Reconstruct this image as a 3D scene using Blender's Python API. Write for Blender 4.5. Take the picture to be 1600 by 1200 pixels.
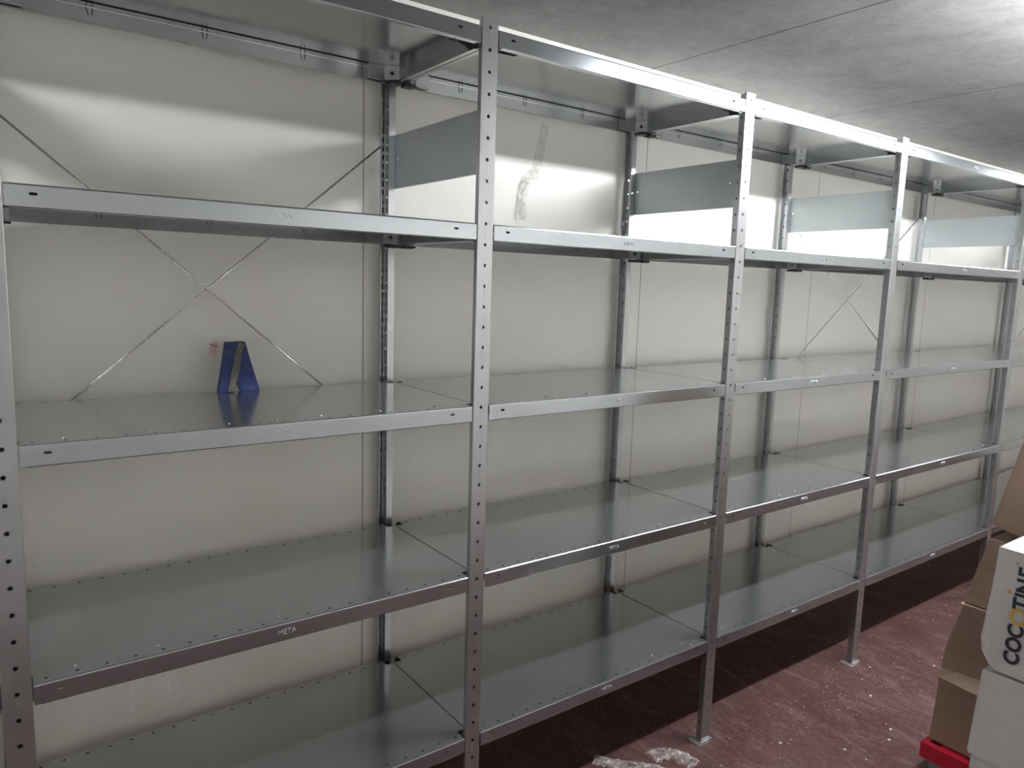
import bpy, bmesh, math, random
from mathutils import Vector, Matrix
from mathutils.geometry import tessellate_polygon
random.seed(7)
S = bpy.context.scene
C = S.collection
for o in list(bpy.data.objects): bpy.data.objects.remove(o)

# ---------------------------------------------------------------- camera
cam_data = bpy.data.cameras.new('camera')
cam_data.sensor_width = 36.0
cam_data.lens = 36.0*1149.15/1600.0
cam_data.clip_start = 0.02
cam = bpy.data.objects.new('camera', cam_data); C.objects.link(cam)
cam.location = (-0.0289, -1.5059, 1.5836)
cam.rotation_euler = (1.435108, -0.030712, -0.631388)
S.camera = cam
# ---------------------------------------------------------------- world, exposure, lamp settings
w = bpy.data.worlds.new('world'); S.world = w; w.use_nodes = True
w.node_tree.nodes['Background'].inputs[0].default_value = (0.8, 0.85, 0.9, 1)
w.node_tree.nodes['Background'].inputs[1].default_value = 0.0
S.view_settings.view_transform = 'Standard'
S.view_settings.look = 'None'
S.view_settings.gamma = 1.0
S.view_settings.use_curve_mapping = False
S.view_settings.exposure = 2.97
LAMPS = [(2.05, 3.30, 26.0), (5.7, 6.9, 22.0), (-1.45, -0.45, 14.0), (3.31, 4.56, 10.0)]   # x0, x1, emission of the ceiling battens; the last two are added fill
LAMP_Y, LAMP_Z = -0.83, 2.345

# ---------------------------------------------------------------- sizes
POST_X = [-0.988, 0.0, 0.988, 1.977, 2.965, 4.240, 5.510, 6.780]
LEVEL = [0.387, 0.835, 1.279, 1.725, 2.175]
DEPTH = 0.53
WALL_Y = 0.555
CEIL_Z = 2.405
X_MIN, X_MAX, Y_MIN = -1.75, 8.3, -2.45
PANEL0, PANELW = 0.925, 1.178

# ---------------------------------------------------------------- materials
def new_mat(name):
    m = bpy.data.materials.new(name); m.use_nodes = True
    nt = m.node_tree
    return m, nt, nt.nodes['Principled BSDF']
def N(nt, t, **k):
    n = nt.nodes.new(t)
    for a, b in k.items():
        if hasattr(n, a): setattr(n, a, b)
        else: n.inputs[a].default_value = b
    return n
def L(nt, a, b): nt.links.new(a, b)
def math_node(nt, op, a, b=None, c=None):
    n = nt.nodes.new('ShaderNodeMath'); n.operation = op
    for i, v in enumerate((a, b, c)):
        if v is None: continue
        if hasattr(v, 'links'): L(nt, v, n.inputs[i])
        else: n.inputs[i].default_value = v
    return n.outputs[0]
def ramp(nt, fac, stops):
    n = nt.nodes.new('ShaderNodeValToRGB'); L(nt, fac, n.inputs[0])
    e = n.color_ramp.elements
    while len(e) < len(stops): e.new(0.5)
    for i, (p, c) in enumerate(stops):
        e[i].position = p; e[i].color = (c[0], c[1], c[2], 1) if hasattr(c, '__len__') else (c, c, c, 1)
    return n.outputs[0]
def noise(nt, scale, detail=4, rough=0.55, vec=None, dist=0.0):
    n = nt.nodes.new('ShaderNodeTexNoise'); n.inputs['Scale'].default_value = scale
    n.inputs['Detail'].default_value = detail; n.inputs['Roughness'].default_value = rough
    n.inputs['Distortion'].default_value = dist
    if vec is not None: L(nt, vec, n.inputs['Vector'])
    return n.outputs[0]
def coords(nt, scale=(1, 1, 1), world=False):
    if world: src = nt.nodes.new('ShaderNodeNewGeometry').outputs['Position']
    else: src = nt.nodes.new('ShaderNodeTexCoord').outputs['Object']
    mp = nt.nodes.new('ShaderNodeMapping'); mp.inputs['Scale'].default_value = scale
    L(nt, src, mp.inputs[0]); return mp.outputs[0]
def bump(nt, h, bs, strength=0.2, dist=0.002):
    b = nt.nodes.new('ShaderNodeBump'); b.inputs['Strength'].default_value = strength
    b.inputs['Distance'].default_value = dist
    L(nt, h, b.inputs['Height']); L(nt, b.outputs[0], bs.inputs['Normal'])

def steel(name, col, metallic, rmin, rmax, sc=(1, 1, 1), var=0.12, bs=0.06):
    m, nt, b = new_mat(name)
    v = coords(nt, sc, world=True)
    big = noise(nt, 3.0, 3, 0.5, v)
    fine = noise(nt, 160.0, 3, 0.7, v)
    f = math_node(nt, 'ADD', math_node(nt, 'MULTIPLY', big, 0.6), math_node(nt, 'MULTIPLY', fine, 0.4))
    c = ramp(nt, f, [(0.3, [x*(1-var) for x in col]), (0.7, [min(1, x*(1+var*0.8)) for x in col])])
    L(nt, c, b.inputs['Base Color'])
    mr = nt.nodes.new('ShaderNodeMapRange'); L(nt, f, mr.inputs[0])
    mr.inputs[1].default_value = 0.3; mr.inputs[2].default_value = 0.7
    mr.inputs[3].default_value = rmin; mr.inputs[4].default_value = rmax
    L(nt, mr.outputs[0], b.inputs['Roughness'])
    b.inputs['Metallic'].default_value = metallic
    if bs: bump(nt, fine, b, bs, 0.0006)
    return m
M_SHELF = steel('galvanised_sheet', (0.46, 0.48, 0.485), 0.86, 0.14, 0.21, (0.4, 1, 1))
M_FACE = steel('galvanised_front_edge', (0.455, 0.485, 0.51), 0.95, 0.15, 0.20, (0.25, 1, 4))
M_POST = steel('galvanised_post', (0.46, 0.47, 0.485), 0.93, 0.275, 0.275, (1.5, 1, 0.4), 0.025, 0.0)
M_ZINC = steel('spangled_zinc', (0.44, 0.475, 0.485), 0.70, 0.36, 0.50)
M_ROD = steel('bright_rod', (0.66, 0.66, 0.66), 0.9, 0.22, 0.3)
M_GLINT = steel('bright_steel_glint', (0.74, 0.74, 0.75), 0.78, 0.28, 0.36)  # paler than the sheet, puts the glints of the lettering into the colour

def plain(name, col, rough=0.5, metallic=0.0, var=0.12, sc=30):
    m, nt, b = new_mat(name)
    f = noise(nt, sc, 4, 0.6, coords(nt))
    L(nt, ramp(nt, f, [(0.3, [x*(1-var) for x in col]), (0.7, [min(1, x*(1+var)) for x in col])]), b.inputs['Base Color'])
    b.inputs['Roughness'].default_value = rough; b.inputs['Metallic'].default_value = metallic
    return m
M_DARK = plain('opening_shade', (0.012, 0.012, 0.014), 0.7)  # near-black put in for the shade inside holes and slits
M_BLACK = plain('black_plastic', (0.015, 0.016, 0.018), 0.45)

def seam_mask(nt, x, half):
    """1 on the joints between panels"""
    t = math_node(nt, 'DIVIDE', math_node(nt, 'SUBTRACT', x, PANEL0), PANELW)
    fr = math_node(nt, 'FRACT', math_node(nt, 'ADD', t, 20.5))
    d = math_node(nt, 'MULTIPLY', math_node(nt, 'ABSOLUTE', math_node(nt, 'SUBTRACT', fr, 0.5)), PANELW)
    return math_node(nt, 'LESS_THAN', d, half)
def mix_rgb(nt, fac, a, b):
    n = nt.nodes.new('ShaderNodeMix'); n.data_type = 'RGBA'
    if hasattr(fac, 'links'): L(nt, fac, n.inputs[0])
    else: n.inputs[0].default_value = fac
    for i, v in ((6, a), (7, b)):
        if hasattr(v, 'links'): L(nt, v, n.inputs[i])
        else: n.inputs[i].default_value = (v[0], v[1], v[2], 1)
    return n.outputs[2]

def wall_material():
    m, nt, b = new_mat('painted_wall_panel')
    pos = nt.nodes.new('ShaderNodeNewGeometry').outputs['Position']
    sx = nt.nodes.new('ShaderNodeSeparateXYZ'); L(nt, pos, sx.inputs[0])
    n1 = noise(nt, 2.2, 4, 0.5, pos)
    n2 = noise(nt, 38, 5, 0.65, pos)
    base = ramp(nt, n1, [(0.3, (0.81, 0.775, 0.72)), (0.7, (0.85, 0.825, 0.775))])
    # small scuffs and filler marks
    sc = nt.nodes.new('ShaderNodeMapping'); sc.inputs['Scale'].default_value = (30, 1, 9); L(nt, pos, sc.inputs[0])
    n3 = noise(nt, 1.0, 6, 0.72, sc.outputs[0])
    scuff = ramp(nt, n3, [(0.69, 0.0), (0.74, 0.55)])
    base = mix_rgb(nt, scuff, base, (0.86, 0.85, 0.83))
    n4 = noise(nt, 24.0, 5, 0.7, pos)
    dirt = ramp(nt, n4, [(0.70, 0.0), (0.76, 0.25)])
    base = mix_rgb(nt, dirt, base, (0.42, 0.40, 0.37))
    seam = seam_mask(nt, sx.outputs[0], 0.0022)
    col = mix_rgb(nt, seam, base, (0.36, 0.35, 0.33))
    L(nt, col, b.inputs['Base Color'])
    b.inputs['Roughness'].default_value = 0.38
    b.inputs['Specular IOR Level'].default_value = 0.5
    bump(nt, math_node(nt, 'SUBTRACT', math_node(nt, 'MULTIPLY', n2, 0.3), seam), b, 0.12, 0.002)
    return m
def ceiling_material():
    m, nt, b = new_mat('painted_ceiling_panel')
    pos = nt.nodes.new('ShaderNodeNewGeometry').outputs['Position']
    sx = nt.nodes.new('ShaderNodeSeparateXYZ'); L(nt, pos, sx.inputs[0])
    mp = nt.nodes.new('ShaderNodeMapping'); mp.inputs['Scale'].default_value = (3.0, 4.0, 1)
    mp.inputs['Rotation'].default_value = (0, 0, 0.5); L(nt, pos, mp.inputs[0])
    n1 = noise(nt, 1.0, 8, 0.68, mp.outputs[0], 0.6)
    n2 = noise(nt, 14, 8, 0.72, pos, 1.2)
    f = math_node(nt, 'ADD', math_node(nt, 'MULTIPLY', n1, 0.5), math_node(nt, 'MULTIPLY', n2, 0.5))
    base = ramp(nt, f, [(0.36, (0.24, 0.235, 0.23)), (0.5, (0.32, 0.315, 0.31)), (0.64, (0.40, 0.395, 0.385))])
    sp = noise(nt, 70, 3, 0.6, pos)
    base = mix_rgb(nt, ramp(nt, sp, [(0.72, 0.0), (0.76, 0.6)]), base, (0.74, 0.73, 0.71))
    wob = math_node(nt, 'ADD', sx.outputs[0], math_node(nt, 'MULTIPLY', math_node(nt, 'SUBTRACT', noise(nt, 30, 2, 0.5, pos), 0.5), 0.004))
    seam = seam_mask(nt, wob, 0.0035)
    L(nt, mix_rgb(nt, seam, base, (0.05, 0.05, 0.05)), b.inputs['Base Color'])
    b.inputs['Roughness'].default_value = 0.6
    bump(nt, f, b, 0.25, 0.004)
    return m
def floor_material():
    m, nt, b = new_mat('dark_red_painted_concrete')
    pos = nt.nodes.new('ShaderNodeNewGeometry').outputs['Position']
    n1 = noise(nt, 3.0, 6, 0.6, pos, 0.5)
    n2 = noise(nt, 55, 6, 0.75, pos)
    base = ramp(nt, n1, [(0.3, (0.070, 0.029, 0.029)), (0.55, (0.088, 0.041, 0.039)), (0.75, (0.108, 0.058, 0.054))])
    base = mix_rgb(nt, ramp(nt, n2, [(0.45, 0.0), (0.75, 0.6)]), base, (0.19, 0.12, 0.11))
    mp = nt.nodes.new('ShaderNodeMapping'); mp.inputs['Scale'].default_value = (9, 3, 1); L(nt, pos, mp.inputs[0])
    n3 = noise(nt, 2.0, 8, 0.75, mp.outputs[0], 1.0)
    base = mix_rgb(nt, ramp(nt, n3, [(0.50, 0.0), (0.68, 0.55)]), base, (0.25, 0.165, 0.15))
    sp = noise(nt, 210, 2, 0.5, pos)
    base = mix_rgb(nt, ramp(nt, sp, [(0.72, 0.0), (0.77, 0.75)]), base, (0.40, 0.32, 0.29))
    L(nt, base, b.inputs['Base Color'])
    L(nt, ramp(nt, n1, [(0.3, 0.5), (0.7, 0.7)]), b.inputs['Roughness'])
    b.inputs['Specular IOR Level'].default_value = 0.2
    bump(nt, n2, b, 0.2, 0.002)
    return m
M_WALL, M_CEIL, M_FLOOR = wall_material(), ceiling_material(), floor_material()

def card_material(name, c0, c1):
    m, nt, b = new_mat(name)
    v = coords(nt, (1, 1, 14))
    f = noise(nt, 14, 4, 0.6, v)
    L(nt, ramp(nt, f, [(0.3, c0), (0.7, c1)]), b.inputs['Base Color'])
    b.inputs['Roughness'].default_value = 0.62
    bump(nt, f, b, 0.04, 0.001)
    return m
M_KRAFT = card_material('kraft_cardboard', (0.28, 0.19, 0.14), (0.325, 0.225, 0.165))
M_WHITECARD = card_material('white_cardboard', (0.56, 0.54, 0.53), (0.62, 0.60, 0.59))
M_INK = plain('dark_print', (0.025, 0.027, 0.035), 0.55)
M_YELLOW = plain('yellow_print', (0.62, 0.40, 0.09), 0.55)
M_ORANGE = plain('orange_print', (0.60, 0.30, 0.12), 0.55)
M_TAPEY = plain('yellow_tape', (0.60, 0.40, 0.12), 0.35)
M_RED = plain('red_plastic', (0.52, 0.012, 0.035), 0.38, var=0.08)
M_GREYFOOT = plain('grey_plastic', (0.20, 0.18, 0.18), 0.6)
M_PINK = plain('pink_tag', (0.80, 0.55, 0.54), 0.6, var=0.25, sc=200)
M_MARK = plain('red_mark', (0.45, 0.05, 0.07), 0.6)
M_FLECK = plain('pale_flecks', (0.75, 0.68, 0.62), 0.6, var=0.2, sc=100)
M_HOUSING = plain('white_enamel', (0.8, 0.8, 0.8), 0.35)

def blue_material():
    m, nt, b = new_mat('scuffed_blue_paint')
    v = coords(nt, (1, 1, 1))
    n = noise(nt, 45, 6, 0.7, v, 0.8)
    n2 = noise(nt, 12, 3, 0.6, v)
    base = ramp(nt, n2, [(0.3, (0.006, 0.026, 0.11)), (0.7, (0.012, 0.032, 0.20))])
    L(nt, mix_rgb(nt, ramp(nt, n, [(0.55, 0.0), (0.68, 0.7)]), base, (0.10, 0.10, 0.14)), b.inputs['Base Color'])
    b.inputs['Roughness'].default_value = 0.45
    return m
M_BLUE = blue_material()
M_DUSTY = plain('dusty_grey_residue', (0.17, 0.15, 0.13), 0.85, var=0.35, sc=120)

def film_material(name, tint, alpha_lo, alpha_hi, rough):
    m, nt, b = new_mat(name)
    v = coords(nt)
    f = noise(nt, 40, 5, 0.7, v, 0.5)
    b.inputs['Base Color'].default_value = (*tint, 1)
    b.inputs['Roughness'].default_value = rough
    b.inputs['Specular IOR Level'].default_value = 0.9
    L(nt, ramp(nt, f, [(0.35, alpha_lo), (0.65, alpha_hi)]), b.inputs['Alpha'])
    bump(nt, f, b, 0.5, 0.004)
    return m
M_FILM = film_material('crumpled_clear_film', (0.85, 0.78, 0.76), 0.05, 0.55, 0.18)
M_TAPE = film_material('clear_packing_tape', (0.86, 0.82, 0.74), 0.25, 0.75, 0.12)
M_STAIN = film_material('glue_residue', (0.52, 0.47, 0.40), 0.05, 0.22, 0.5)

def emit(name, strength):
    m = bpy.data.materials.new(name); m.use_nodes = True
    nt = m.node_tree; nt.nodes.clear()
    e = nt.nodes.new('ShaderNodeEmission'); e.inputs[0].default_value = (0.93, 0.97, 1.0, 1); e.inputs[1].default_value = strength
    o = nt.nodes.new('ShaderNodeOutputMaterial'); L(nt, e.outputs[0], o.inputs[0])
    return m

# ---------------------------------------------------------------- object helpers
def link_mesh(name, bm, mats, parent=None, smooth=False):
    me = bpy.data.meshes.new(name); bm.to_mesh(me); bm.free()
    for m in (mats if isinstance(mats, (list, tuple)) else [mats]): me.materials.append(m)
    if smooth:
        for p in me.polygons: p.use_smooth = True
    o = bpy.data.objects.new(name, me); C.objects.link(o)
    if parent: o.parent = parent
    return o
def empty(name, loc=(0, 0, 0), rz=0):
    o = bpy.data.objects.new(name, None); C.objects.link(o)
    o.location = loc; o.rotation_euler = (0, 0, rz); o.empty_display_size = 0.05
    return o
def tag(o, label, cat, group=None, kind=None):
    o['label'] = label; o['category'] = cat
    if group: o['group'] = group
    if kind: o['kind'] = kind
    return o
def copy_tree(o, parent=None):
    c = o.copy(); C.objects.link(c)
    if parent: c.parent = parent
    for ch in list(o.children): copy_tree(ch, c)
    return c
def box(bm, lo, hi, mi=0, bevel=0.0):
    vs = [bm.verts.new((x, y, z)) for x in (lo[0], hi[0]) for y in (lo[1], hi[1]) for z in (lo[2], hi[2])]
    fs = []
    for q in ((0, 1, 3, 2), (4, 6, 7, 5), (0, 4, 5, 1), (2, 3, 7, 6), (0, 2, 6, 4), (1, 5, 7, 3)):
        f = bm.faces.new([vs[i] for i in q]); f.material_index = mi; fs.append(f)
    if bevel:
        es = list({e for f in fs for e in f.edges})
        bmesh.ops.bevel(bm, geom=es, offset=bevel, segments=2, affect='EDGES', profile=0.7)
    return fs
def sheet(bm, outer, holes, O, U, V, mi=0):
    """flat sheet: outer polygon and holes in (u, v), placed in space"""
    O, U, V = Vector(O), Vector(U), Vector(V)
    loops = [[Vector((u, v, 0)) for u, v in outer]] + [[Vector((u, v, 0)) for u, v in h] for h in holes]
    flat = [p for l in loops for p in l]
    vs = [bm.verts.new(O + U*p.x + V*p.y) for p in flat]
    for t in tessellate_polygon(loops):
        try:
            f = bm.faces.new([vs[i] for i in t]); f.material_index = mi
        except ValueError: pass
def rect(u0, v0, u1, v1): return [(u0, v0), (u1, v0), (u1, v1), (u0, v1)]
def disc(u, v, ru, rv=None, n=10):
    rv = rv or ru
    return [(u+ru*math.cos(2*math.pi*i/n), v+rv*math.sin(2*math.pi*i/n)) for i in range(n)]
def slot(u, v, hw, r):
    pts = [(u+hw-r+r*math.cos(a), v+r*math.sin(a)) for a in [math.pi*(-.5+i/4) for i in range(5)]]
    pts += [(u-hw+r+r*math.cos(a), v+r*math.sin(a)) for a in [math.pi*(.5+i/4) for i in range(5)]]
    return pts
def holed_strip(bm, u0, u1, v0, v1, holes_u, vc, maker, O, U, V, mi=0):
    """long strip split into one cell per hole so that the triangles stay compact"""
    cuts = [u0] + [(a+b)/2 for a, b in zip(holes_u[:-1], holes_u[1:])] + [u1]
    for i, h in enumerate(holes_u):
        sheet(bm, rect(cuts[i], v0, cuts[i+1], v1), [maker(h, vc)], O, U, V, mi)
def quad(bm, pts, mi=0):
    f = bm.faces.new([bm.verts.new(p) for p in pts]); f.material_index = mi
    return f
def tube(bm, pts, r, n=8, mi=0, cap=True):
    rings = []
    for i, p in enumerate(pts):
        p = Vector(p)
        d = (Vector(pts[min(i+1, len(pts)-1)]) - Vector(pts[max(i-1, 0)])).normalized()
        a = d.orthogonal().normalized(); b = d.cross(a)
        rings.append([bm.verts.new(p + a*r*math.cos(2*math.pi*k/n) + b*r*math.sin(2*math.pi*k/n)) for k in range(n)])
    for r0, r1 in zip(rings[:-1], rings[1:]):
        for k in range(n):
            f = bm.faces.new((r0[k], r0[(k+1) % n], r1[(k+1) % n], r1[k])); f.material_index = mi; f.smooth = True
    if cap:
        bm.faces.new(rings[0][::-1]).material_index = mi; bm.faces.new(rings[-1]).material_index = mi
def text_mesh(name, txt, size, depth, mat, parent=None, offset=0.0):
    cu = bpy.data.curves.new('tmp', 'FONT'); cu.body = txt; cu.size = size; cu.extrude = depth; cu.offset = offset
    cu.align_x = 'CENTER'; cu.align_y = 'CENTER'; cu.resolution_u = 4
    t = bpy.data.objects.new('tmp', cu); C.objects.link(t)
    dg = bpy.context.evaluated_depsgraph_get()
    me = bpy.data.meshes.new_from_object(t.evaluated_get(dg))
    bpy.data.objects.remove(t); bpy.data.curves.remove(cu)
    me.materials.clear(); me.materials.append(mat); me.name = name
    o = bpy.data.objects.new(name, me); C.objects.link(o)
    if parent: o.parent = parent
    return o

# ---------------------------------------------------------------- room shell
def slab(name, lo, hi, mat):
    bm = bmesh.new(); box(bm, lo, hi); o = link_mesh(name, bm, mat); o['kind'] = 'structure'; return o
slab('floor', (X_MIN-.1, Y_MIN-.1, -0.1), (X_MAX+.1, WALL_Y+.1, 0.0), M_FLOOR)
slab('ceiling', (X_MIN-.1, Y_MIN-.1, CEIL_Z), (X_MAX+.1, WALL_Y+.1, CEIL_Z+.1), M_CEIL)
slab('wall_back', (X_MIN-.1, WALL_Y, 0.0), (X_MAX+.1, WALL_Y+.1, CEIL_Z), M_WALL)
slab('wall_front', (X_MIN-.1, Y_MIN-.1, 0.0), (X_MAX+.1, Y_MIN, CEIL_Z), M_WALL)
slab('wall_left', (X_MIN-.1, Y_MIN, 0.0), (X_MIN, WALL_Y, CEIL_Z), M_WALL)
slab('wall_right', (X_MAX, Y_MIN, 0.0), (X_MAX+.1, WALL_Y, CEIL_Z), M_WALL)

# ---------------------------------------------------------------- ceiling battens
def batten(x0, x1, strength, label):
    L0 = (x1-x0)
    t = empty('ceiling_light', ((x0+x1)/2, LAMP_Y, CEIL_Z))
    tag(t, label, 'light', 'batten lights along the aisle')
    bm = bmesh.new(); box(bm, (-L0/2, -0.045, -0.036), (L0/2, 0.045, -0.001), bevel=0.004)
    link_mesh('housing', bm, M_HOUSING, t)
    bm = bmesh.new(); r = 0.028; zc = -0.058; n = 18
    ring = []
    for s in (-1, 1):
        ring.append([bm.verts.new((s*(L0/2-0.02), r*math.cos(2*math.pi*k/n), zc + r*0.78*math.sin(2*math.pi*k/n))) for k in range(n)])
    for k in range(n):
        bm.faces.new((ring[0][k], ring[0][(k+1) % n], ring[1][(k+1) % n], ring[1][k])).smooth = True
    bm.faces.new(ring[0][::-1]); bm.faces.new(ring[1])
    link_mesh('diffuser', bm, emit('batten_glow', strength), t)
    for s in (-1, 1):
        bm = bmesh.new(); box(bm, (s*L0/2-0.012, -0.04, -0.09), (s*L0/2+0.012, 0.04, -0.002), bevel=0.004)
        link_mesh('end_cap', bm, M_HOUSING, t)
batten(LAMPS[0][0], LAMPS[0][1], LAMPS[0][2], 'white ceiling batten light over the aisle by the stacked boxes')
batten(LAMPS[3][0], LAMPS[3][1], LAMPS[3][2], 'added fill batten on the ceiling between the near and the far one')  # added to soften the main lamp's peak and lift the right bays
batten(LAMPS[2][0], LAMPS[2][1], LAMPS[2][2], 'added fill batten on the ceiling at the left end of the aisle, behind the camera')  # added fill, brightens the leftmost bay
batten(LAMPS[1][0], LAMPS[1][1], LAMPS[1][2], 'white ceiling batten light far down the aisle past the boxes')

# ---------------------------------------------------------------- upright frames
H = 2.196
def post_mesh():
    """front post, seen face at y=0; hat profile: 46 mm face box, 20 mm stem going back"""
    bm = bmesh.new()
    zs = [2.175-0.05*i for i in range(43)] ; zs = sorted(zs)
    X, Y, Z = (1, 0, 0), (0, 1, 0), (0, 0, 1)
    # outer face with its round holes (u = z, v = x)
    holed_strip(bm, 0.0, H, -0.0215, 0.0215, zs, 0.0, lambda u, v: disc(u, v, 0.0042, n=12), (0, 0, 0), Z, X)
    for s in (-1, 1):
        # rounded edge and short side return
        prof = [(s*0.0215, 0.0), (s*0.0226, 0.0006), (s*0.023, 0.0018), (s*0.023, 0.009)]
        for a, b in zip(prof[:-1], prof[1:]):
            f = quad(bm, [(a[0], a[1], 0), (b[0], b[1], 0), (b[0], b[1], H), (a[0], a[1], H)]); f.smooth = True
        # inner lip with the shelf slots, 25 mm pitch
        lz = [0.0375+0.025*i for i in range(86)]
        holed_strip(bm, 0.0, H, min(s*0.023, s*0.010), max(s*0.023, s*0.010), lz, s*0.0165,
                    lambda u, v: [(u-0.0082, v-0.0032), (u+0.0082, v-0.0032), (u+0.0082, v+0.0032), (u-0.0082, v+0.0032)], (0, 0.009, 0), Z, X)
        # stem side with round holes
        holed_strip(bm, 0.0, H, 0.009, 0.033, zs, 0.021, lambda u, v: disc(u, v, 0.0044, n=10), (s*0.010, 0, 0), Z, Y)
        f = quad(bm, [(s*0.010, 0.033, 0), (0.0, 0.033, 0), (0.0, 0.033, H), (s*0.010, 0.033, H)])  # back plate added to block light so the face holes stay dark
    # small pressed marks between the holes of the face
    for z in zs[::3]:
        for k in range(3):
            zz = z-0.012-0.007*k
            box(bm, (-0.0012, -0.0005, zz-0.0022), (0.0012, 0.0002, zz+0.0022), 1)
    me = bpy.data.meshes.new('post'); bm.to_mesh(me); bm.free()
    me.materials.append(M_POST); me.materials.append(M_ZINC)
    return me
POST = post_mesh()
def foot_mesh():
    bm = bmesh.new()
    box(bm, (-0.036, -0.006, 0.0), (0.026, 0.046, 0.004))
    box(bm, (-0.027, -0.0065, 0.002), (0.0265, -0.0015, 0.015), bevel=0.0012)
    box(bm, (-0.030, -0.004, 0.003), (-0.0245, 0.044, 0.010))
    me = bpy.data.meshes.new('foot_plate'); bm.to_mesh(me); bm.free(); me.materials.append(M_GLINT); return me
FOOT = foot_mesh()
def panel_mesh():
    bm = bmesh.new()
    z0, z1 = 1.852, 2.001
    sheet(bm, rect(0.014, z0, 0.517, z1), [disc(0.068, 1.929, 0.0035), disc(0.483, 1.934, 0.0035)], (0.0112, 0, 0), (0, 1, 0), (0, 0, 1))
    sheet(bm, rect(0.014, z0, 0.517, z1), [disc(0.068, 1.929, 0.0035), disc(0.483, 1.934, 0.0035)], (0.0125, 0, 0), (0, 1, 0), (0, 0, 1))
    for za, s in ((z0, 1), (z1, -1)):
        box(bm, (0.0112, 0.014, za-0.0006), (0.0240, 0.517, za+0.0006))
    for ya in (0.014, 0.517): quad(bm, [(0.0112, ya, z0), (0.0125, ya, z0), (0.0125, ya, z1), (0.0112, ya, z1)])
    me = bpy.data.meshes.new('side_panel'); bm.to_mesh(me); bm.free(); me.materials.append(M_ZINC); return me
PANEL = panel_mesh()
def add(name, me, parent, loc=(0, 0, 0), rz=0.0):
    o = bpy.data.objects.new(name, me); C.objects.link(o); o.parent = parent
    o.location = loc; o.rotation_euler = (0, 0, rz); return o
frame_labels = {
    0: 'galvanised upright frame of the rack beyond the left edge of the view',
    1: 'galvanised perforated upright frame cut by the left edge of the photo',
    2: 'nearest whole galvanised upright frame, tallest in view, with dark grey top panel',
    3: 'galvanised upright frame second from left among the whole ones, foot beside the crumpled film',
    4: 'galvanised upright frame third from left among the whole ones, foot on red floor',
    5: 'galvanised upright frame at right edge, its foot hidden behind the brown boxes',
    6: 'far galvanised upright frame glimpsed through the rack beyond the right-edge frame',
    7: 'farthest galvanised upright frame at the end of the rack',
}
frame0 = empty('shelving_frame', (POST_X[0], 0, 0))
add('post', POST, frame0)
rp = add('post', POST, frame0, (0, DEPTH, 0), math.pi)
add('foot_plate', FOOT, frame0)
add('foot_plate', FOOT, frame0, (0, DEPTH, 0), math.pi)
add('side_panel', PANEL, frame0)
for i, x in enumerate(POST_X):
    f = frame0 if i == 0 else copy_tree(frame0)
    f.location = (x, 0, 0)
    tag(f, frame_labels[i], 'shelving frame', 'upright frames of the shelving rack')

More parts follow.
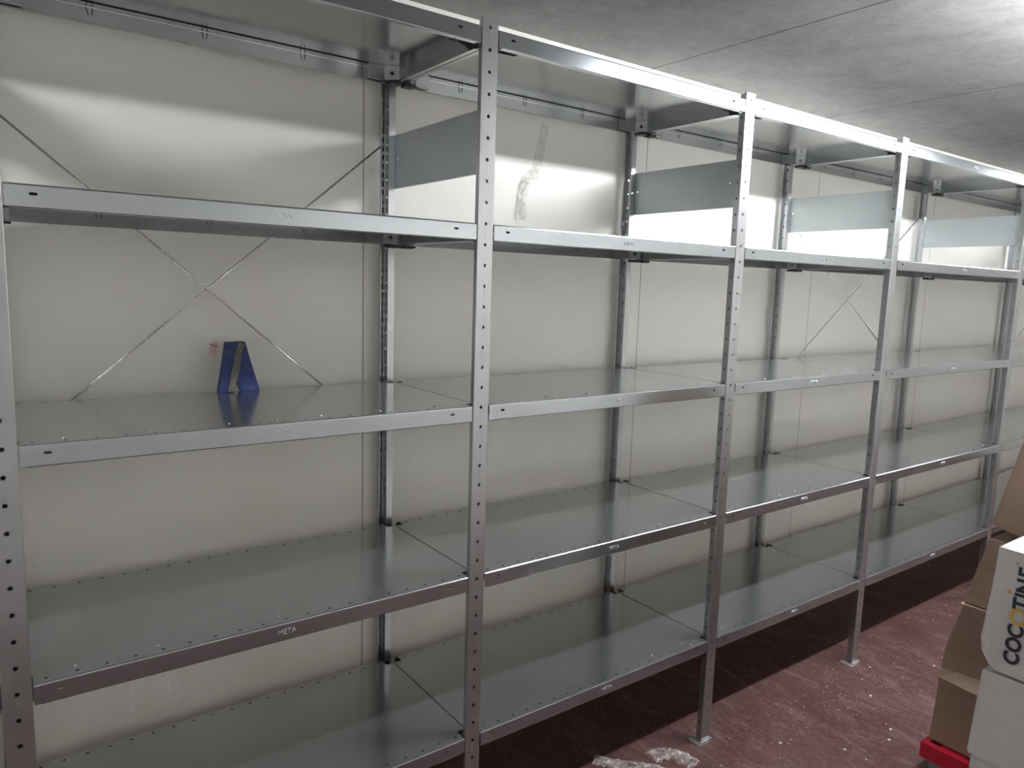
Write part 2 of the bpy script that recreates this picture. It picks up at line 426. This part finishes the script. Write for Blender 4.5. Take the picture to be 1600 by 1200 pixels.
# ---------------------------------------------------------------- shelves
def shelf_parts(W):
    """sheet metal shelf, top at z=0, spanning x 0..W between two frames, y 0..0.49"""
    D = 0.49
    g = 0.0016
    hx = []
    x = 0.046
    while x < W-0.035: hx.append(x); x += 0.05
    bm = bmesh.new()
    # notched top sheet, built in three strips
    a = 0.0255
    X, Y, Z = (1, 0, 0), (0, 1, 0), (0, 0, 1)
    hx2 = [h for h in hx if a+0.006 < h < W-a-0.006]
    holed_strip(bm, a, W-a, 0.0035, 0.036, hx2, 0.018, lambda u, v: disc(u, v, 0.0034, n=8), (0, 0, 0), X, Y)
    holed_strip(bm, a, W-a, D-0.036, D-0.0035, hx2, D-0.018, lambda u, v: disc(u, v, 0.0034, n=8), (0, 0, 0), X, Y)
    sheet(bm, rect(g, 0.036, W-g, D-0.036), [], (0, 0, 0), X, Y)
    quad(bm, [(a+.004, 0.0045, -0.0014), (W-a-.004, 0.0045, -0.0014), (W-a-.004, 0.028, -0.0014), (a+.004, 0.028, -0.0014)], 1)  # dark strip behind the front holes, painted in place of their shade
    quad(bm, [(a+.002, 0.0040, -0.0022), (W-a-.002, 0.0040, -0.0022), (W-a-.002, 0.032, -0.0022), (a+.002, 0.032, -0.0022)])
    quad(bm, [(a+.004, D-0.028, -0.0014), (W-a-.004, D-0.028, -0.0014), (W-a-.004, D-0.006, -0.0014), (a+.004, D-0.006, -0.0014)], 1)  # the rear row of holes gets its shade from a dark strip too
    quad(bm, [(a+.002, D-0.032, -0.0022), (W-a-.002, D-0.032, -0.0022), (W-a-.002, D-0.004, -0.0022), (a+.002, D-0.004, -0.0022)])
    # rolled edges front and back
    for s, y0 in ((1, 0.0), (-1, D)):
        pr = [(0.0035, 0.0), (0.0016, -0.0005), (0.0005, -0.0016), (0.0, -0.0035)]
        for p, q in zip(pr[:-1], pr[1:]):
            f = quad(bm, [(a, y0+s*p[0], p[1]), (W-a, y0+s*p[0], p[1]), (W-a, y0+s*q[0], q[1]), (a, y0+s*q[0], q[1])]); f.smooth = True
    # corner walls around each post
    for y0, s in ((0.0, 1), (D, -1)):
        for x0, t in ((0.0, 1), (W, -1)):
            path = [(x0+t*a, y0+s*0.0035), (x0+t*a, y0+s*0.013), (x0+t*0.0125, y0+s*0.0135), (x0+t*0.0125, y0+s*0.036), (x0+t*g, y0+s*0.036)]
            for p, q in zip(path[:-1], path[1:]):
                quad(bm, [(p[0], p[1], 0), (q[0], q[1], 0), (q[0], q[1], -0.038), (p[0], p[1], -0.038)])
    # side flanges with return lips
    for x0, t in ((g, 1), (W-g, -1)):
        quad(bm, [(x0, 0.036, 0), (x0, D-0.036, 0), (x0, D-0.036, -0.040), (x0, 0.036, -0.040)])
        quad(bm, [(x0, 0.036, -0.040), (x0, D-0.036, -0.040), (x0+t*0.013, D-0.046, -0.040), (x0+t*0.013, 0.046, -0.040)])
        quad(bm, [(x0+t*0.013, 0.046, -0.040), (x0+t*0.013, D-0.046, -0.040), (x0+t*0.013, D-0.046, -0.034), (x0+t*0.013, 0.046, -0.034)])
    # rear flange and its return lip with holes
    quad(bm, [(a, D, -0.0035), (W-a, D, -0.0035), (W-a, D, -0.040), (a, D, -0.040)])
    hx3 = [h for h in hx if 0.05 < h < W-0.05]
    for y0, s in ((D, -1), (0.0, 1)):
        ya, yb = sorted((y0, y0+s*0.014))
        holed_strip(bm, 0.036, W-0.036, ya, yb, hx3, (ya+yb)/2, lambda u, v: disc(u, v, 0.0026, n=8), (0, 0, -0.040), X, Y)
    # slits inside both long flanges, their shade painted as dark quads
    k = 0
    x = 0.225 if W < 1.1 else 0.25
    while x < W-0.15:
        for y0, s in ((D-0.0008, -1), (0.0008, 1)):
            for t in (-1, 1):
                p = [(x+t*0.0075, y0, -0.004), (x+t*0.0055, y0, -0.004), (x+t*0.0028, y0, -0.019), (x+t*0.0045, y0, -0.019)]
                quad(bm, p, 1)
        x += 0.2475
    # small bright dimples behind the front row of holes
    for u in (0.095, 0.240, 0.388, 0.486, 0.586, 0.730, 0.876, 1.02, 1.165):
        if u > W-0.05: continue
        bmesh.ops.create_uvsphere(bm, u_segments=8, v_segments=4, radius=0.0034, matrix=Matrix.Translation((u, 0.040, -0.0010)))
    me_body = bpy.data.meshes.new('shelf_panel'); bm.to_mesh(me_body); bm.free()
    me_body.materials.append(M_SHELF); me_body.materials.append(M_DARK)
    # front edge with its two fixing slots
    bm = bmesh.new()
    lo, hi = -0.0385, -0.0035
    m1 = 0.067; m2 = W-0.083
    for u0, u1, c in ((a, 0.13, m1), (W-0.15, W-a, m2)):
        sheet(bm, rect(u0, lo, u1, hi), [slot(c, -0.0165, 0.0065, 0.0026)], (0, 0, 0), X, Z)
    sheet(bm, rect(0.13, lo, W-0.15, hi), [], (0, 0, 0), X, Z)
    pr = [(0.0, lo), (0.0004, lo-0.001), (0.0016, lo-0.0015), (0.0035, lo-0.0017)]
    for p, q in zip(pr[:-1], pr[1:]):
        f = quad(bm, [(a, p[0], p[1]), (W-a, p[0], p[1]), (W-a-0.008, q[0], q[1]), (a+0.008, q[0], q[1])]); f.smooth = True
    me_front = bpy.data.meshes.new('front_edge'); bm.to_mesh(me_front); bm.free(); me_front.materials.append(M_FACE)
    # corner gussets under the sheet
    brs = []
    for cx, t in ((0.0, 1), (W, -1)):
        for cy, s in ((0.0, 1), (D, -1)):
            bm = bmesh.new()
            fr = 1.0
            path = [(cx+t*0.098*fr, cy+s*0.002), (cx+t*0.096*fr, cy+s*0.036), (cx+t*0.050*fr, cy+s*0.042), (cx+t*0.016, cy+s*0.066), (cx+t*0.0022, cy+s*0.068)]
            for i, (p, q) in enumerate(zip(path[:-1], path[1:])):
                O = Vector((p[0], p[1], 0)); d = Vector((q[0]-p[0], q[1]-p[1], 0)); ln = d.length; d.normalize()
                hs = [disc(ln*0.5, -0.021, 0.0058, n=14)] if i == 2 else []
                sheet(bm, rect(0, -0.038, ln, -0.0006), hs, O, d, Z)
            poly = [(p[0], p[1], -0.0375) for p in path] + [(cx+t*0.013, cy+s*0.036, -0.0375), (cx+t*0.026, cy+s*0.014, -0.0375), (cx+t*0.04, cy+s*0.003, -0.0375)]
            loops = [[Vector(p) for p in poly]]
            if cy:
                vs = [bm.verts.new(p) for p in poly]
                for tr in tessellate_polygon(loops): bm.faces.new([vs[i] for i in tr])
            me = bpy.data.meshes.new('corner_gusset'); bm.to_mesh(me); bm.free(); me.materials.append(M_SHELF); brs.append(me)
    # black clips under the rear corners
    cl = []
    for cx, t in ((0.0, 1), (W, -1)):
        bm = bmesh.new()
        box(bm, (min(cx+t*0.006, cx+t*0.040), D-0.060, -0.050), (max(cx+t*0.006, cx+t*0.040), D-0.030, -0.0405), bevel=0.003)
        box(bm, (min(cx+t*0.034, cx+t*0.052), D-0.050, -0.047), (max(cx+t*0.034, cx+t*0.052), D-0.040, -0.042), bevel=0.002)
        me = bpy.data.meshes.new('shelf_clip'); bm.to_mesh(me); bm.free(); me.materials.append(M_BLACK); cl.append(me)
    return me_body, me_front, brs, cl
def make_shelf(W):
    body, front, brs, cl = shelf_parts(W)
    t = empty('metal_shelf')
    add('shelf_panel', body, t); add('front_edge', front, t)
    for b in brs: add('corner_gusset', b, t)
    for c_ in cl: add('shelf_clip', c_, t)
    tx = text_mesh('embossed_lettering', 'META', 0.0165, 0.0009, M_GLINT, t, -0.0003)
    tx.location = (W*0.497, -0.0006, -0.0205); tx.rotation_euler = (math.pi/2, 0, 0)
    return t
protos = {}
LV = ['lowest', 'second-lowest', 'middle', 'second-highest', 'topmost']
BAY = {0: 'of the bay beyond the left edge', 1: 'of the nearest bay, at far left',
       2: 'of the bay right of the nearest whole front post', 3: 'of the narrow bay in the middle, third from left',
       4: 'of the wide bay just left of the right-edge post', 5: 'of the far bay beyond the right-edge post',
       6: 'of the farthest bay at the end of the rack'}
for b in range(len(POST_X)-1):
    W = POST_X[b+1]-POST_X[b]
    key = round(W, 2)
    for l, z in enumerate(LEVEL):
        if key not in protos:
            t = protos[key] = make_shelf(W)
        else:
            t = copy_tree(protos[key])
        t.location = (POST_X[b], 0.0, z)
        tag(t, '%s galvanised shelf %s' % (LV[l], BAY[b]), 'shelf', 'galvanised shelves of the long rack')

# ---------------------------------------------------------------- cross braces between the rear posts
def brace(x0, x1, label):
    t = empty('cross_brace', (x0, 0, 0)); tag(t, label, 'brace', 'wire cross braces behind the rack')
    W = x1-x0
    for k, (a, b) in enumerate((((0.028, 0.505, 1.928 if W < 1.1 else 1.905), (W-0.058, 0.505, 1.143)), ((0.028, 0.5115, 1.168), (W-0.030, 0.5115, 1.966 if W < 1.1 else 2.015)))):
        bm = bmesh.new(); tube(bm, [a, b], 0.0029, 8)
        link_mesh('rod', bm, M_ROD, t)
brace(POST_X[1], POST_X[2], 'thin steel X-shaped brace against the wall above the blue wedge')
brace(POST_X[4], POST_X[5], 'thin steel X-shaped brace in the wide bay at right')
brace(POST_X[6], POST_X[7], 'thin steel X-shaped brace in the farthest bay, barely visible at right edge')

# ---------------------------------------------------------------- blue wedge on the middle shelf
z0 = LEVEL[2]
t = empty('blue_wedge', (0.53, 0.47, z0))
tag(t, 'scuffed blue A-shaped wedge standing on the middle shelf against the wall', 'wedge')
def prism(bm, pts, y0, y1, bev=0.0015, mi=0):
    fr = [bm.verts.new((x, y0(z) if callable(y0) else y0, z)) for x, z in pts]
    bk = [bm.verts.new((x, y1(z) if callable(y1) else y1, z)) for x, z in pts]
    fs = [bm.faces.new(fr[::-1]), bm.faces.new(bk)]
    n = len(pts)
    for i in range(n): fs.append(bm.faces.new((fr[i], fr[(i+1) % n], bk[(i+1) % n], bk[i])))
    for f in fs: f.material_index = mi
    if bev: bmesh.ops.bevel(bm, geom=list({e for f in fs for e in f.edges}), offset=bev, segments=2, affect='EDGES')
lean = lambda z: -0.012 + 0.16*z
bm = bmesh.new()
prism(bm, [(-0.053, 0.0), (-0.012, 0.0), (0.004, 0.052), (0.014, 0.130), (-0.026, 0.130), (-0.030, 0.105)], lambda z: lean(z), lambda z: lean(z)+0.022)
link_mesh('left_leg', bm, M_BLUE, t)
bm = bmesh.new()
prism(bm, [(0.006, 0.0), (0.055, 0.0), (0.034, 0.085), (0.025, 0.130), (-0.002, 0.130), (-0.006, 0.045)], lambda z: lean(z)+0.004, lambda z: lean(z)+0.028)
link_mesh('right_leg', bm, M_BLUE, t)
bm = bmesh.new()
prism(bm, [(-0.030, 0.002), (-0.014, 0.002), (0.003, 0.055), (0.012, 0.108), (0.022, 0.126), (0.006, 0.128), (-0.004, 0.105), (-0.018, 0.05)], lambda z: lean(z)-0.0022, lambda z: lean(z)+0.002, 0.0008)
link_mesh('dusty_edge', bm, M_DUSTY, t)['label'] = 'dusty grey strip along the leg'
bm = bmesh.new()
quad(bm, [(0.482, WALL_Y-0.002, z0+0.090), (0.500, WALL_Y-0.002, z0+0.088), (0.506, WALL_Y-0.002, z0+0.128), (0.488, WALL_Y-0.002, z0+0.122)])
bmesh.ops.translate(bm, verts=bm.verts, vec=(-0.003, 0, 0))
o = link_mesh('wall_sticker', bm, M_PINK); o.modifiers.new('thick', 'SOLIDIFY').thickness = 0.0008
tag(o, 'small torn pink sticker on the wall left of the blue wedge', 'sticker')
bm = bmesh.new(); tube(bm, [(0.482, WALL_Y-0.0035, z0+0.119), (0.503, WALL_Y-0.0035, z0+0.112)], 0.0012, 6)
link_mesh('red_stroke', bm, M_MARK, o)

# ---------------------------------------------------------------- crumpled tape on the wall
def ribbon(bm, pts, width, bumpy, rows=6, seed=1, per=5):
    rnd = random.Random(seed)
    P = []
    for (a, b) in zip(pts[:-1], pts[1:]):
        for k in range(per): P.append(Vector(a).lerp(Vector(b), k/per))
    P.append(Vector(pts[-1]))
    prev = None
    for i, p in enumerate(P):
        d = (P[min(i+1, len(P)-1)]-P[max(i-1, 0)]).normalized()
        n = Vector((0, -1, 0)); s = d.cross(n).normalized()
        wv = width*(0.85+0.3*rnd.random())
        row = [bm.verts.new(p + s*wv*(j/(rows-1)-0.5) + n*(0.0006+bumpy*rnd.random()) + d*0.003*(rnd.random()-.5)) for j in range(rows)]
        if prev:
            for j in range(rows-1): bm.faces.new((prev[j], prev[j+1], row[j+1], row[j]))
        prev = row
bm = bmesh.new()
ribbon(bm, [(1.575, 0.554, 1.975), (1.535, 0.554, 1.945), (1.512, 0.554, 1.91), (1.506, 0.554, 1.86), (1.503, 0.554, 1.80)], 0.040, 0.007, 7, 3)
o = link_mesh('packing_tape', bm, M_TAPE)
tag(o, 'crumpled strip of clear packing tape stuck to the wall', 'tape')
bm = bmesh.new()
quad(bm, [(1.548, WALL_Y-0.0006, 1.985), (1.588, WALL_Y-0.0006, 1.985), (1.618, WALL_Y-0.0006, 2.125), (1.582, WALL_Y-0.0006, 2.13)])
link_mesh('glue_stain', bm, M_STAIN, o)
# white drips and scratches low on the wall
bm = bmesh.new()
rnd = random.Random(5)
for x, za, zb, k in ((0.262, 0.500, 0.395, 9), (0.352, 0.50, 0.42, 5), (0.375, 0.475, 0.39, 7), (0.395, 0.46, 0.375, 4), (0.258, 0.43, 0.39, 3)):
    for i in range(k):
        z_ = za+(zb-za)*i/k; h = (za-zb)/k*(0.7+0.5*rnd.random()); xx = x+0.003*(rnd.random()-.5)*(1 if k > 8 else 4)
        wd = 0.0018+0.0018*rnd.random()
        box(bm, (xx-wd/2, WALL_Y-0.0012, z_-h), (xx+wd/2, WALL_Y-0.0001, z_))
o = link_mesh('scratch_mark', bm, plain('white_scratches', (0.9, 0.9, 0.88), 0.5), None)
tag(o, 'white vertical scratches low on the wall under the second-lowest shelf at left', 'scratches')

# ---------------------------------------------------------------- crumpled film on the floor
def crumple(name, path, width, height, seed, mat):
    rnd = random.Random(seed)
    bm = bmesh.new()
    P = []
    for a, b in zip(path[:-1], path[1:]):
        for k in range(7): P.append(Vector(a).lerp(Vector(b), k/7))
    P.append(Vector(path[-1]))
    prev = None; rows = 10
    for i, p in enumerate(P):
        d = (P[min(i+1, len(P)-1)]-P[max(i-1, 0)]).normalized(); s = Vector((0, 0, 1)).cross(d).normalized()
        row = []
        for j in range(rows):
            t_ = j/(rows-1)-0.5
            z_ = 0.001 + height*(0.35+0.65*rnd.random())*(1-abs(t_)*1.6 if abs(t_) < 0.5 else 0.1)
            row.append(bm.verts.new(p + s*width*t_*(0.8+0.4*rnd.random()) + Vector((0, 0, max(0.001, z_))) + d*0.008*(rnd.random()-.5)))
        if prev:
            for j in range(rows-1): bm.faces.new((prev[j], prev[j+1], row[j+1], row[j]))
        prev = row
    return link_mesh(name, bm, mat)
o = crumple('plastic_film', [(1.745, 0.045, 0), (1.79, 0.045, 0), (1.835, 0.0, 0), (1.85, -0.07, 0)], 0.055, 0.034, 11, M_FILM)
tag(o, 'crumpled clear film folded on the red floor in front of the nearest post foot', 'film', None)
o['label'] = 'crumpled shiny clear film standing up on the red floor, right piece'
o = crumple('plastic_film', [(1.585, 0.150, 0), (1.615, 0.105, 0), (1.66, 0.055, 0), (1.72, 0.0, 0), (1.75, -0.06, 0)], 0.050, 0.014, 12, M_FILM)
tag(o, 'flat strip of crumpled clear film on the floor, left piece at the shadow edge', 'film')
# crumbs and flecks
bm = bmesh.new(); rnd = random.Random(21)
def fleck(x, y, r):
    a = rnd.random()*3.14; e = 0.4+0.6*rnd.random()
    vs = [bm.verts.new((x+r*math.cos(a)*math.cos(t)-r*e*math.sin(a)*math.sin(t), y+r*math.sin(a)*math.cos(t)+r*e*math.cos(a)*math.sin(t), 0.0008)) for t in [k*math.pi/3 for k in range(6)]]
    top = bm.verts.new((x, y, 0.0008+r*0.7))
    for k in range(6): bm.faces.new((vs[k], vs[(k+1) % 6], top))
for k in range(420):
    x = 1.3+4.6*rnd.random(); y = 0.18-1.3*rnd.random()**1.4
    fleck(x, y, 0.0012+0.0022*rnd.random()**3)
for k in range(170):
    x = 2.75+0.55*rnd.gauss(0, 0.45); y = -0.10+0.13*rnd.gauss(0, 0.6)
    fleck(x, y, 0.001+0.002*rnd.random()**2)
for k in range(60):
    x = 3.6+0.8*rnd.random(); y = 0.10-0.20*rnd.random()
    fleck(x, y, 0.001+0.002*rnd.random()**2)
for x, y in ((2.36, -0.30), (2.55, -0.36), (2.78, -0.17), (3.0, -0.05), (2.2, -0.15), (2.62, -0.33), (3.25, -0.2)):
    fleck(x, y, 0.006)
o = link_mesh('floor_crumbs', bm, M_FLECK); tag(o, 'pale crumbs and flecks scattered over the dark red floor', 'crumbs', None, 'stuff')

# ---------------------------------------------------------------- boxes at right
def card_box(name, pts, mat, label, depth=None, group=None, bev=0.004):
    """pts: 8 corners, front (camera side, low x) four first, then back four; order far-bottom, near-bottom, near-top, far-top"""
    bm = bmesh.new()
    vs = [bm.verts.new(p) for p in pts]
    fs = [bm.faces.new([vs[i] for i in q]) for q in ((0, 1, 2, 3), (7, 6, 5, 4), (0, 4, 5, 1), (1, 5, 6, 2), (2, 6, 7, 3), (3, 7, 4, 0))]
    bmesh.ops.bevel(bm, geom=list(bm.edges), offset=bev, segments=3, affect='EDGES')
    o = link_mesh(name, bm, mat); tag(o, label, 'box', group); return o
XW = 2.08
g2 = 'white boxes in the near column'
card_box('cardboard_box', [(XW, -0.778, 0.0), (XW, -1.15, 0.0), (XW, -1.15, 0.364), (XW, -0.780, 0.364),
                           (XW+.28, -0.778, 0.0), (XW+.28, -1.15, 0.0), (XW+.28, -1.15, 0.364), (XW+.28, -0.780, 0.364)],
         M_WHITECARD, 'plain white cardboard box on the floor, bottom of its column', group=g2)
card_box('cardboard_box', [(XW-.006, -0.771, 0.368), (XW-.006, -1.15, 0.368), (XW-.004, -1.15, 0.612), (XW-.004, -0.784, 0.612),
                           (XW+.28, -0.771, 0.368), (XW+.28, -1.15, 0.368), (XW+.28, -1.15, 0.612), (XW+.28, -0.784, 0.612)],
         M_WHITECARD, 'blank light grey cardboard box under the printed white box', group=g2)
# printed white box with a crushed lower corner
bm = bmesh.new()
ring = [(0.618, -0.812), (0.628, -0.795), (0.665, -0.778), (0.70, -0.772), (0.755, -0.777), (0.82, -0.783), (0.887, -0.787), (0.950, -0.789)]
fa = [bm.verts.new((XW-0.004 if 0.66 < z else XW+0.006, y, z)) for z, y in ring]
fa2 = [bm.verts.new((XW+0.012, y+0.004, z)) for z, y in ring]
bk = [bm.verts.new((XW+0.28, y, z)) for z, y in ring]
near = [bm.verts.new((XW, -1.16, 0.618)), bm.verts.new((XW, -1.16, 0.950))]
nearb = [bm.verts.new((XW+.28, -1.16, 0.618)), bm.verts.new((XW+.28, -1.16, 0.950))]
bm.faces.new(fa + [near[1], near[0]])
for i in range(len(ring)-1):
    bm.faces.new((fa[i], fa2[i], fa2[i+1], fa[i+1])); bm.faces.new((fa2[i], bk[i], bk[i+1], fa2[i+1]))
# softly domed top made of a grid
nx, ny = 8, 10
grid = {}
for i in range(nx+1):
    for j in range(ny+1):
        x = XW-0.004+0.284*i/nx; y = -0.789-0.371*j/ny
        zz = 0.950+0.014*math.sin(math.pi*i/nx)*math.sin(math.pi*j/ny)**0.6
        grid[i, j] = bm.verts.new((x, y, zz))
for i in range(nx):
    for j in range(ny):
        f = bm.faces.new((grid[i, j], grid[i+1, j], grid[i+1, j+1], grid[i, j+1])); f.smooth = True
bm.faces.new((near[0], near[1], nearb[1], nearb[0]))
bm.faces.new(bk[::-1] + [nearb[0], nearb[1]])
bmesh.ops.remove_doubles(bm, verts=bm.verts, dist=0.0005)
pb = link_mesh('cardboard_box', bm, M_WHITECARD)
tag(pb, 'white cardboard box printed COCOTINE sideways, topmost of the near column', 'box', g2)
# printed lettering running up the box
def letter(ch, y, z, size, mat, name='printed_letter', offset=0.0, sy=1.0):
    o = text_mesh(name, ch, size, 0.0005, mat, pb, offset)
    o.location = (XW-0.0062, y, z)
    # letter up = +y side of the box, letter reading direction = up
    o.matrix_local = Matrix.Translation((XW-0.0052, y, z)) @ Matrix(((0, 0, -1, 0), (0, 1, 0, 0), (1, 0, 0, 0), (0, 0, 0, 1))) @ Matrix.Diagonal((sy, 1, 1, 1))
    return o
for ch, y, z, s in (('C', -0.848, 0.671, 0.048), ('O', -0.849, 0.708, 0.048), ('C', -0.850, 0.744, 0.048),
                    ('T', -0.855, 0.818, 0.050), ('I', -0.857, 0.841, 0.050), ('N', -0.858, 0.866, 0.050), ('E', -0.859, 0.902, 0.050)):
    letter(ch, y, z, s, M_INK, offset=0.0016)
letter('O', -0.853, 0.783, 0.056, M_YELLOW, 'printed_letter', 0.0014, 1.05)['label'] = 'yellow egg-shaped letter O'
bm = bmesh.new(); sheet(bm, disc(0, 0, 0.0052, n=16), [], (XW-0.0055, -0.824, 0.842), (0, 1, 0), (0, 0, 1))
link_mesh('printed_dot', bm, M_ORANGE, pb)['label'] = 'orange dot'
bm = bmesh.new(); sheet(bm, disc(0, 0, 0.0030, n=16), [disc(0, 0, 0.002, n=12)], (XW-0.0055, -0.834, 0.920), (0, 1, 0), (0, 0, 1))
link_mesh('printed_dot', bm, M_INK, pb)
bm = bmesh.new()
tp = [(XW-0.0062, -0.781, 0.757), (XW-0.0062, -0.776, 0.70), (XW-0.0062, -0.783, 0.672), (XW+0.016, -0.775, 0.665), (XW+0.018, -0.766, 0.70), (XW+0.016, -0.773, 0.757)]
vs = [bm.verts.new(p) for p in tp]
for q in ((0, 1, 4, 5), (1, 2, 3, 4)): bm.faces.new([vs[i] for i in q])
o = link_mesh('tape_strip', bm, M_TAPEY, pb); o.modifiers.new('thick', 'SOLIDIFY').thickness = 0.0008; o['label'] = 'yellow tape on the crushed corner'

# brown boxes on the red pallet
XB = 2.42
g3 = 'brown boxes piled on the red pallet'
def sagging_box(name, prof, y_near, x0, x1, label, lid=None):
    """prof: list of (z, y_far, x_off) up the far vertical edge of the side facing the camera"""
    bm = bmesh.new()
    n = 7
    rows_f, rows_b = [], []
    for z, yf, xo in prof:
        rows_f.append([bm.verts.new((x0+xo*math.sin(math.pi*min(1, (k+0.6)/n)), yf+(y_near-yf)*k/n, z)) for k in range(n+1)])
        rows_b.append([bm.verts.new((x1, yf+(y_near-yf)*k/n, z)) for k in range(n+1)])
    for r0, r1 in zip(rows_f[:-1], rows_f[1:]):
        for k in range(n): bm.faces.new((r0[k], r0[k+1], r1[k+1], r1[k]))
    for r0, r1 in zip(rows_b[:-1], rows_b[1:]):
        for k in range(n): bm.faces.new((r0[k], r1[k], r1[k+1], r0[k+1]))
    for i in range(len(prof)-1):
        bm.faces.new((rows_f[i][0], rows_f[i+1][0], rows_b[i+1][0], rows_b[i][0]))
        bm.faces.new((rows_f[i][-1], rows_b[i][-1], rows_b[i+1][-1], rows_f[i+1][-1]))
    for k in range(n):
        bm.faces.new((rows_f[-1][k], rows_f[-1][k+1], rows_b[-1][k+1], rows_b[-1][k]))
        bm.faces.new((rows_f[0][k], rows_b[0][k], rows_b[0][k+1], rows_f[0][k+1]))
    o = link_mesh(name, bm, M_KRAFT); tag(o, label, 'box', g3); return o
sagging_box('cardboard_box', [(0.156, -0.540, 0), (0.25, -0.545, 0.0), (0.34, -0.549, -0.004), (0.375, -0.550, -0.020), (0.405, -0.551, 0.022), (0.46, -0.553, 0.020), (0.53, -0.568, 0.010), (0.60, -0.587, 0.0), (0.632, -0.594, 0.0)],
            -0.86, XB, XB+0.38, 'creased brown cardboard box resting on the red pallet, lowest brown one')
sagging_box('cardboard_box', [(0.645, -0.594, -0.002), (0.70, -0.606, 0.0), (0.76, -0.618, 0.003), (0.81, -0.632, 0.0), (0.862, -0.643, 0.0)],
            -0.86, XB+0.003, XB+0.38, 'brown cardboard box in the middle of the brown pile')
# pale flaps showing at the joints
bm = bmesh.new()
quad(bm, [(XB-0.012, -0.590, 0.640), (XB-0.008, -0.86, 0.640), (XB+0.30, -0.86, 0.642), (XB+0.30, -0.590, 0.642)])
o = link_mesh('cardboard_flap', bm, M_KRAFT, None); o.modifiers.new('thick', 'SOLIDIFY').thickness = 0.006
tag(o, 'pale edge of a cardboard sheet between the two lower brown boxes', 'cardboard sheet')
# leaning top box
bm = bmesh.new()
q = [(-0.642, 0.905), (-0.86, 0.79+0.085), (-0.93, 1.19), (-0.700, 1.187)]
bt = [(-0.642, 0.908), (-0.80, 0.868), (-0.86, 1.14), (-0.700, 1.186)]
vs = [bm.verts.new((XB+0.004, y, z)) for y, z in bt] + [bm.verts.new((XB+0.38, y, z)) for y, z in bt]
for f in ((0, 1, 2, 3), (7, 6, 5, 4), (0, 4, 5, 1), (1, 5, 6, 2), (2, 6, 7, 3), (3, 7, 4, 0)): bm.faces.new([vs[i] for i in f])
bmesh.ops.bevel(bm, geom=list(bm.edges), offset=0.004, segments=2, affect='EDGES')
o = link_mesh('cardboard_box', bm, M_KRAFT); tag(o, 'tilted brown cardboard box on top of the brown pile', 'box', g3)

# red pallet
t = empty('plastic_pallet', (2.385, -0.53, 0)); tag(t, 'red plastic pallet under the brown boxes', 'pallet')
bm = bmesh.new(); box(bm, (0, -0.80, 0.100), (0.022, 0, 0.152), bevel=0.003)
box(bm, (0.5, -0.80, 0.100), (0.522, 0, 0.152), bevel=0.003)
box(bm, (0.0225, -0.022, 0.100), (0.4995, 0, 0.152), bevel=0.003)
for k in range(6): box(bm, (0.0225, -0.13-0.128*k, 0.130), (0.4995, -0.05-0.128*k, 0.150), bevel=0.002)
link_mesh('deck', bm, M_RED, t)
for x in (0.004, 0.43):
    for y in (-0.12, -0.45, -0.78):
        bm = bmesh.new(); box(bm, (x, y, 0.0), (x+0.08, y+0.09, 0.0995), bevel=0.004); link_mesh('foot', bm, M_GREYFOOT, t)
